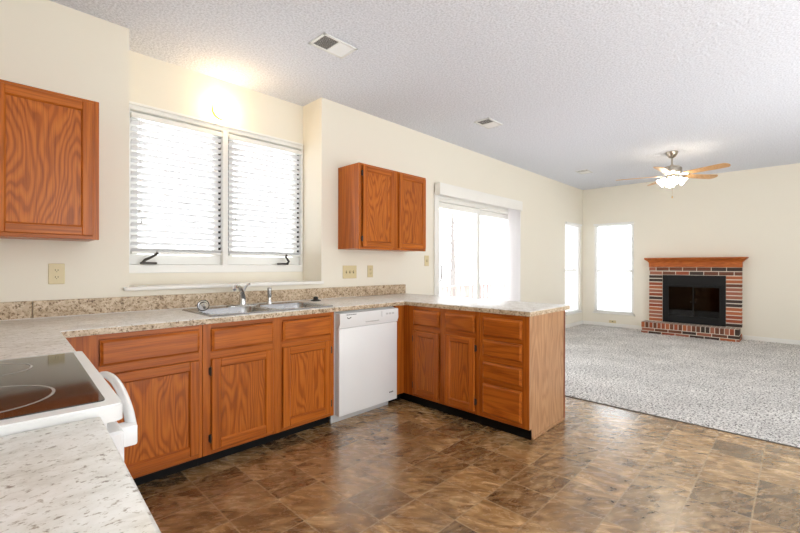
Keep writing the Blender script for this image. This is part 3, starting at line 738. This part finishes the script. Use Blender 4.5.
# ---------------------------------------------------------------- wall plates
def plate_parts(r, T, wd, ht, kind, n=1):
    k = MB(T); k.box(-wd/2, wd/2, -ht/2, ht/2, 0, .006, .0025); k.build('cover_plate', IVORY, r)
    for i in range(n):
        u = (i-(n-1)/2)*.046
        if kind == 'outlet':
            for v in (.021, -.021):
                k = MB(T); k.prism([(u+.017*math.cos(2*PI*j/16), v+.0145*math.sin(2*PI*j/16)) for j in range(16)], .005, .0085); s_ = k.build('socket', IVORY, r)
                k = MB(T); k.box(u-.008, u-.005, v-.003, v+.007, .007, .009); k.box(u+.005, u+.008, v-.003, v+.007, .007, .009); k.box(u-.002, u+.002, v-.010, v-.006, .007, .009); k.build('socket_slots', SLOT, s_)
        else:
            k = MB(T); k.box(u-.006, u+.006, -.013, .013, .005, .0068); k.build('toggle_slot', SLOT, r)
            k = MB(T); k.box(u-.004, u+.004, -.004, .010, .005, .017, .001); k.build('toggle', IVORY, r)
def wallplate(name, label, cat, x, z, wd, ht, kind, n=1):
    r = thing(name, label, cat, (x, YW, z)); plate_parts(r, TB(YW) @ TR((x, z, 0)), wd, ht, kind, n); return r
wallplate('power_outlet', 'ivory double outlet under the wall cabinet at the left edge', 'outlet', .311, 1.177, .078, .126, 'outlet')
wallplate('light_switch', 'wide ivory plate with three toggle switches under the two-door wall cabinet', 'switch', 2.594, 1.167, .178, .13, 'switch', 3)
wallplate('power_outlet', 'narrow ivory outlet right of the triple switch plate', 'outlet', 2.87, 1.171, .078, .126, 'outlet')
wallplate('light_switch', 'single ivory switch beside the left edge of the patio door', 'switch', 3.79, 1.293, .08, .128, 'switch')
wp = thing('wall_jack', 'small ivory wall jack low on the wall below the window left of the fireplace', 'jack', (XF, 2.665, .11))
Tj = TR((XF, 2.665, .115)) @ Matrix(((0, 0, -1, 0), (-1, 0, 0, 0), (0, 1, 0, 0), (0, 0, 0, 1)))
k = MB(Tj); k.box(-.065, .065, -.028, .028, 0, .007, .002); k.build('cover_plate', IVORY, wp)
k = MB(Tj); k.box(-.01, .01, -.008, .008, .006, .009, .001); k.build('jack_port', SLOT, wp)

# ---------------------------------------------------------------- lights
wl = thing('wall_light', 'lit round frosted wall light above the kitchen window', 'lamp', (1.432, YB, 2.565))
Tw = TR((1.432, YB, 2.565)) @ RX(PI/2)
k = MB(Tw); k.lathe([(.075, 0), (.075, .012), (.06, .02), (0, .02)], 28); k.build('backplate', BRASS, wl)
k = MB(Tw); k.lathe([(.066, .02), (.083, .045), (.083, .065), (.07, .085), (.04, .098), (0, .102)], 28); k.build('glass_globe', GLOBE, wl)
k = MB(Tw); n = 36
rings = [[k.bm.verts.new(Tw @ Vector(((.086+.004*math.cos(t))*math.cos(2*PI*j/n), (.086+.004*math.cos(t))*math.sin(2*PI*j/n), .056+.004*math.sin(t)))) for j in range(n)] for t in (0, PI/2, PI, 1.5*PI)]
for i in range(4):
    for j in range(n): k.bm.faces.new((rings[i][j], rings[i][(j+1) % n], rings[(i+1) % 4][(j+1) % n], rings[(i+1) % 4][j]))
k.build('trim_ring', BRASS, wl)

FX, FY = 6.762, 1.268
cf = thing('ceiling_fan', 'ceiling fan with five pale wood blades and a lit light kit, over the carpet', 'fan', (FX, FY, C))
Tf = TR((FX, FY, 0))
k = MB(Tf); k.lathe([(0, C), (.075, C), (.075, C-.01), (.062, C-.045), (.04, C-.075), (.025, C-.085), (0, C-.085)], 28); k.build('canopy', NICKEL, cf)
k = MB(Tf); k.lathe([(0, 2.76), (.011, 2.76), (.011, 2.66), (.022, 2.655), (.022, 2.63), (0, 2.63)], 16); k.build('downrod', NICKEL, cf)
k = MB(Tf); k.lathe([(0, 2.64), (.05, 2.64), (.1, 2.625), (.118, 2.60), (.118, 2.555), (.095, 2.525), (.05, 2.505), (0, 2.505)], 36); k.build('motor_housing', NICKEL, cf)
for i in range(5):
    a = math.radians(-110+72*i)
    Tb = Tf @ RZ(a) @ TR((0, 0, 2.503)) @ RX(math.radians(-12))
    k = MB(Tb); k.prism([(.10, -.012), (.14, -.014), (.17, -.035), (.215, -.04), (.215, .04), (.17, .035), (.14, .014), (.10, .012)], -.004, .002); k.build('blade_iron', NICKEL, cf)
    k = MB(Tb); pts = [(.18, -.05), (.55, -.068)] + [(.645+.055*math.cos(t), .068*math.sin(t)) for t in [(-PI/2+PI*j/10) for j in range(11)]] + [(.55, .068), (.18, .05), (.165, .03), (.165, -.03)]
    k.prism(pts, .002, .009); k.build('blade', BLADE, cf)
k = MB(Tf); k.lathe([(0, 2.506), (.055, 2.506), (.06, 2.49), (.05, 2.46), (.03, 2.445), (0, 2.445)], 28); k.build('light_fitter', NICKEL, cf)
for i in range(4):
    a = math.radians(20+90*i)
    Ts = Tf @ RZ(a) @ TR((.055, 0, 2.475)) @ RY(math.radians(128))
    k = MB(Ts); k.lathe([(0, .0), (.022, 0), (.024, .03), (.0, .03)], 16); k.build('lamp_holder', NICKEL, cf)
    k = MB(Ts); k.lathe([(0, .02), (.026, .022), (.036, .05), (.045, .085), (.062, .115), (.06, .113), (.02, .10), (0, .10)], 22); k.build('lamp_shade', SHADE, cf)
k = MB(Tf); k.tube([(.02, 0, 2.45), (.02, 0, 2.22)], .0016, 6); k.lathe([(.003, 2.225), (.008, 2.21), (.006, 2.19), (0, 2.188)], 10, 0, TR((.02, 0, 0))); k.build('pull_chain', BRASS, cf)

# ---------------------------------------------------------------- ceiling vents
def vent(loc, label, lean, group=None):
    r = thing('ceiling_vent', label, 'vent', loc); x, y, z = loc; L, W = .15, .098
    k = MB()
    k.box(x-L, x+L, y-W, y-W+.022, z-.008, z, .002); k.box(x-L, x+L, y+W-.022, y+W, z-.008, z, .002); k.box(x-L, x-L+.022, y-W, y+W, z-.008, z, .002); k.box(x+L-.022, x+L, y-W, y+W, z-.008, z, .002); k.box(x-.005, x+.005, y-W, y+W, z-.0075, z)
    k.build('frame', WHITE, r)
    k = MB(); k.box(x-L+.02, x+L-.02, y-W+.02, y+W-.02, z-.001, z); k.build('duct_shade_plate', DUCTSHADE, r)  # flat dark plate stands in for the shade inside the duct
    for x0, x1, tl in ((x-L+.022, x-.005, -lean), (x+.005, x+L-.022, .5)):
        k = MB(); q = x0+.006
        while q < x1-.004:
            k.box(-.0055, .0055, y-W+.02, y+W-.02, -.0005, .0005, T=TR((q, 0, z-.0045)) @ RY(tl)); q += .0098
        k.build('louvers', WHITE, r)
    return r
vent((1.785, 2.43, C), 'two-way white ceiling vent nearest the kitchen window', .62)
vent((3.965, 2.49, C), 'two-way white ceiling vent above the patio door end of the kitchen', .42)
vent((7.12, 2.60, C), 'small far white ceiling vent near the living room corner', .25)

# ---------------------------------------------------------------- fireplace
fp = thing('fireplace', 'red brick fireplace with wooden mantel, black insert and raised hearth', 'fireplace', (8.65, 1.36, 0))
def brick(mb, x0, x1, y0, y1, z0, z1, m=None):
    mb.box(x0, x1, y0, y1, z0, z1, .003, 1+(random.choices(range(5), (4, 4, 4, 5, 3))[0] if m is None else m))
BM = [MORTAR]+BRICKS+[BRICKTOP]
hx, hy0, hy1, hz = 8.45, .664, 2.060, .215
k = MB(); k.box(hx+.006, XF, hy0+.006, hy1-.006, 0, hz-.005, 0, 0)
def course(mb, z0, z1, ya, yb_, xf, xb, ln, off, gap=.011, col=None):
    y = ya-off
    while y < yb_:
        a, c = max(y, ya), min(y+ln-gap, yb_)
        if c-a > .02: brick(mb, xf, xb, a, c, z0, z1, col)
        y += ln
n = 22; pw = (hy1-hy0)/n
for i in range(n):          # rowlock course seen end-on, tops run back over the hearth
    y = hy0+pw*i
    brick(k, hx, hx+.19, y+.0055, y+pw-.0055, .117, hz-.0015); k.box(hx+.004, hx+.19, y+.0055, y+pw-.0055, hz-.004, hz, .0015, 6)
    k.box(hx+.20, XF-.13, y+.0055, y+pw-.0055, .12, hz, .003, 6)
course(k, .062, .107, hy0, hy1, hx, hx+.1, .206, .05); course(k, .006, .052, hy0, hy1, hx, hx+.1, .206, .155)
for z0, z1 in ((.062, .107), (.006, .052)):                       # the two ends of the hearth
    for ye in (hy0, hy1):
        for q in range(2):
            x = hx+.103+.155*q; brick(k, x, x+.145, ye if ye < 1 else ye-.02, ye+.02 if ye < 1 else ye, z0, z1)
k.build('hearth', BM, fp)
sx, sy0, sy1, oz = 8.722, .657, 1.992, 1.073
k = MB()
k.box(sx+.006, XF, sy0+.004, .863, hz-.004, 1.235, 0, 0); k.box(sx+.006, XF, 1.779, sy1-.004, hz-.004, 1.235, 0, 0); k.box(sx+.006, XF, .86, 1.78, oz, 1.235, 0, 0)
nc_ = 13; ph = (oz-hz)/nc_
for i in range(nc_):
    z = hz+ph*i
    brick(k, sx, XF-.02, sy0, .862, z+.008, z+ph-.008); brick(k, sx, XF-.02, 1.780, sy1, z+.008, z+ph-.008)
course(k, oz+.006, oz+.064, sy0, sy1, sx, sx+.1, .205, .10); course(k, oz+.078, oz+.138, sy0, sy1, sx, sx+.1, .205, .0)
k.build('brick_surround', BM, fp)
k = MB()
prof = [(XF, 1.216), (8.712, 1.216), (8.712, 1.296), (8.705, 1.302), (8.690, 1.322), (8.664, 1.342), (8.640, 1.352), (8.632, 1.358), (8.632, 1.366), (8.618, 1.366), (8.618, 1.384), (XF, 1.384)]
def hull(yo): return yo
# frieze, cove swept round the two returns, then the shelf
k.box(8.712, XF, sy0-.004, sy1+.004, 1.216, 1.300, .002)
steps = [(8.712, .004, 1.296), (8.704, .012, 1.308), (8.690, .026, 1.326), (8.664, .046, 1.343), (8.642, .060, 1.354), (8.634, .064, 1.366)]
rings = [[k.bm.verts.new(p) for p in ((XF, sy0-e, z), (x, sy0-e, z), (x, sy1+e, z), (XF, sy1+e, z))] for x, e, z in steps]
for a, b_ in zip(rings, rings[1:]):
    for j in range(3): k.bm.faces.new((a[j], a[j+1], b_[j+1], b_[j]))
k.bm.faces.new(rings[0]); k.bm.faces.new(rings[-1])
k.box(8.618, XF, .580, 2.054, 1.365, 1.386, .004)
k.build('mantel', MANT, fp)
k = MB(); fx0, fx1 = 8.735, 8.775
k.box(fx0, fx1, .863, .945, .216, oz, .003); k.box(fx0, fx1, 1.690, 1.778, .216, oz, .003); k.box(fx0, fx1, .945, 1.690, .875, oz, .003); k.box(fx0, fx1, .945, 1.690, .216, .335, .003)
k.box(fx0-.012, fx0+.002, .868, 1.773, .885, .90, .003); k.box(fx0-.008, fx0+.002, .930, 1.705, .862, .882, .003); k.box(fx0-.008, fx0+.002, .930, 1.705, .325, .345, .003)
k.box(fx0-.008, fx0+.002, .930, .950, .33, .88, .003); k.box(fx0-.008, fx0+.002, 1.685, 1.705, .33, .88, .003)
ins = k.build('insert_frame', IRON, fp)
for a, c in ((.95, 1.312), (1.322, 1.685)):
    k = MB(); k.box(8.745, 8.750, a, c, .345, .865); k.build('glass_door', SMOKE, ins)
k = MB(); k.box(8.740, 8.756, 1.309, 1.325, .345, .865, .002)
for yy in (1.285, 1.349): k.lathe([(.008, 0), (.011, .012), (.007, .02), (0, .021)], 12, 0, TR((8.742, yy, .60)) @ RY(-PI/2))
k.build('door_bar', IRON, ins)
k = MB(); k.box(9.30, 9.32, .90, 1.74, .222, 1.058); k.box(8.775, 9.30, .902, .915, .222, 1.058); k.box(8.775, 9.30, 1.725, 1.738, .222, 1.058); k.box(8.775, 9.30, .915, 1.725, 1.045, 1.058); k.box(8.775, 9.30, .915, 1.725, .222, .240)
k.build('firebox', SOOT, fp)
k = MB()
for i in range(6): yy = 1.06+.105*i; k.tube([(8.83, yy, .42), (8.835, yy, .33), (9.10, yy, .32), (9.12, yy, .40)], .008, 8)
for xx in (8.86, 9.07):
    k.tube([(xx, 1.02, .325), (xx, 1.63, .325)], .008, 8)
    for yy in (1.08, 1.57): k.tube([(xx, yy, .325), (xx, yy, .24)], .008, 8)
k.build('log_grate', plain('grate_iron', lin(58, 57, 56), .5, .5), fp)

# ---------------------------------------------------------------- outside the windows
struct(MB().box(-30, 60, YB+.4, 90, -.6, -.5).build('ground', PALEGROUND))
struct(MB().box(3.0, 9.6, YW+.16, 5.4, -.16, -.04).build('deck', DECK))
dr = thing('deck_railing', 'pale wooden railing at the edge of the deck, seen through the patio door', 'railing', (6.3, 5.28, -.04))
k = MB(); k.box(3.0, 9.6, 5.22, 5.34, .77, .805, .004); k.build('top_rail', DECK, dr)
k = MB(); k.box(3.0, 9.6, 5.26, 5.30, .06, .10, .003); k.build('bottom_rail', DECK, dr)
for x in (3.1, 5.3, 7.52, 9.5):
    k = MB(); k.box(x-.045, x+.045, 5.235, 5.325, -.04, .77, .003); k.build('post', DECK, dr)
for i in range(41):
    x = 3.27+.155*i
    if min(abs(x-p) for p in (3.1, 5.3, 7.52, 9.5)) > .08:
        k = MB(); k.box(x-.019, x+.019, 5.261, 5.299, .10, .77); k.build('baluster', DECK, dr)
tr = thing('tree', 'faint bare tree beyond the deck railing, seen through the left patio door pane', 'tree', (18.6, 14.0, -.5))
k = MB(); random.seed(3)
k.tube([(18.6, 14.0, -.5), (18.65, 14.0, 1.5), (18.55, 14.0, 3.2), (18.6, 14.0, 4.6)], [.17, .12, .07, .02], 10)
for i in range(18):
    z = .7+.19*i; a = i*2.4; L = 1.3*(1-i/24)
    k.tube([(18.6, 14.0, z), (18.6+L*.5*math.cos(a), 14+L*.5*math.sin(a), z+.35), (18.6+L*math.cos(a), 14+L*math.sin(a), z+.9)], [.05, .03, .01], 6)
k.build('trunk', BARK, tr)

for o in scene.objects:
    if '_o' in o: del o['_o']
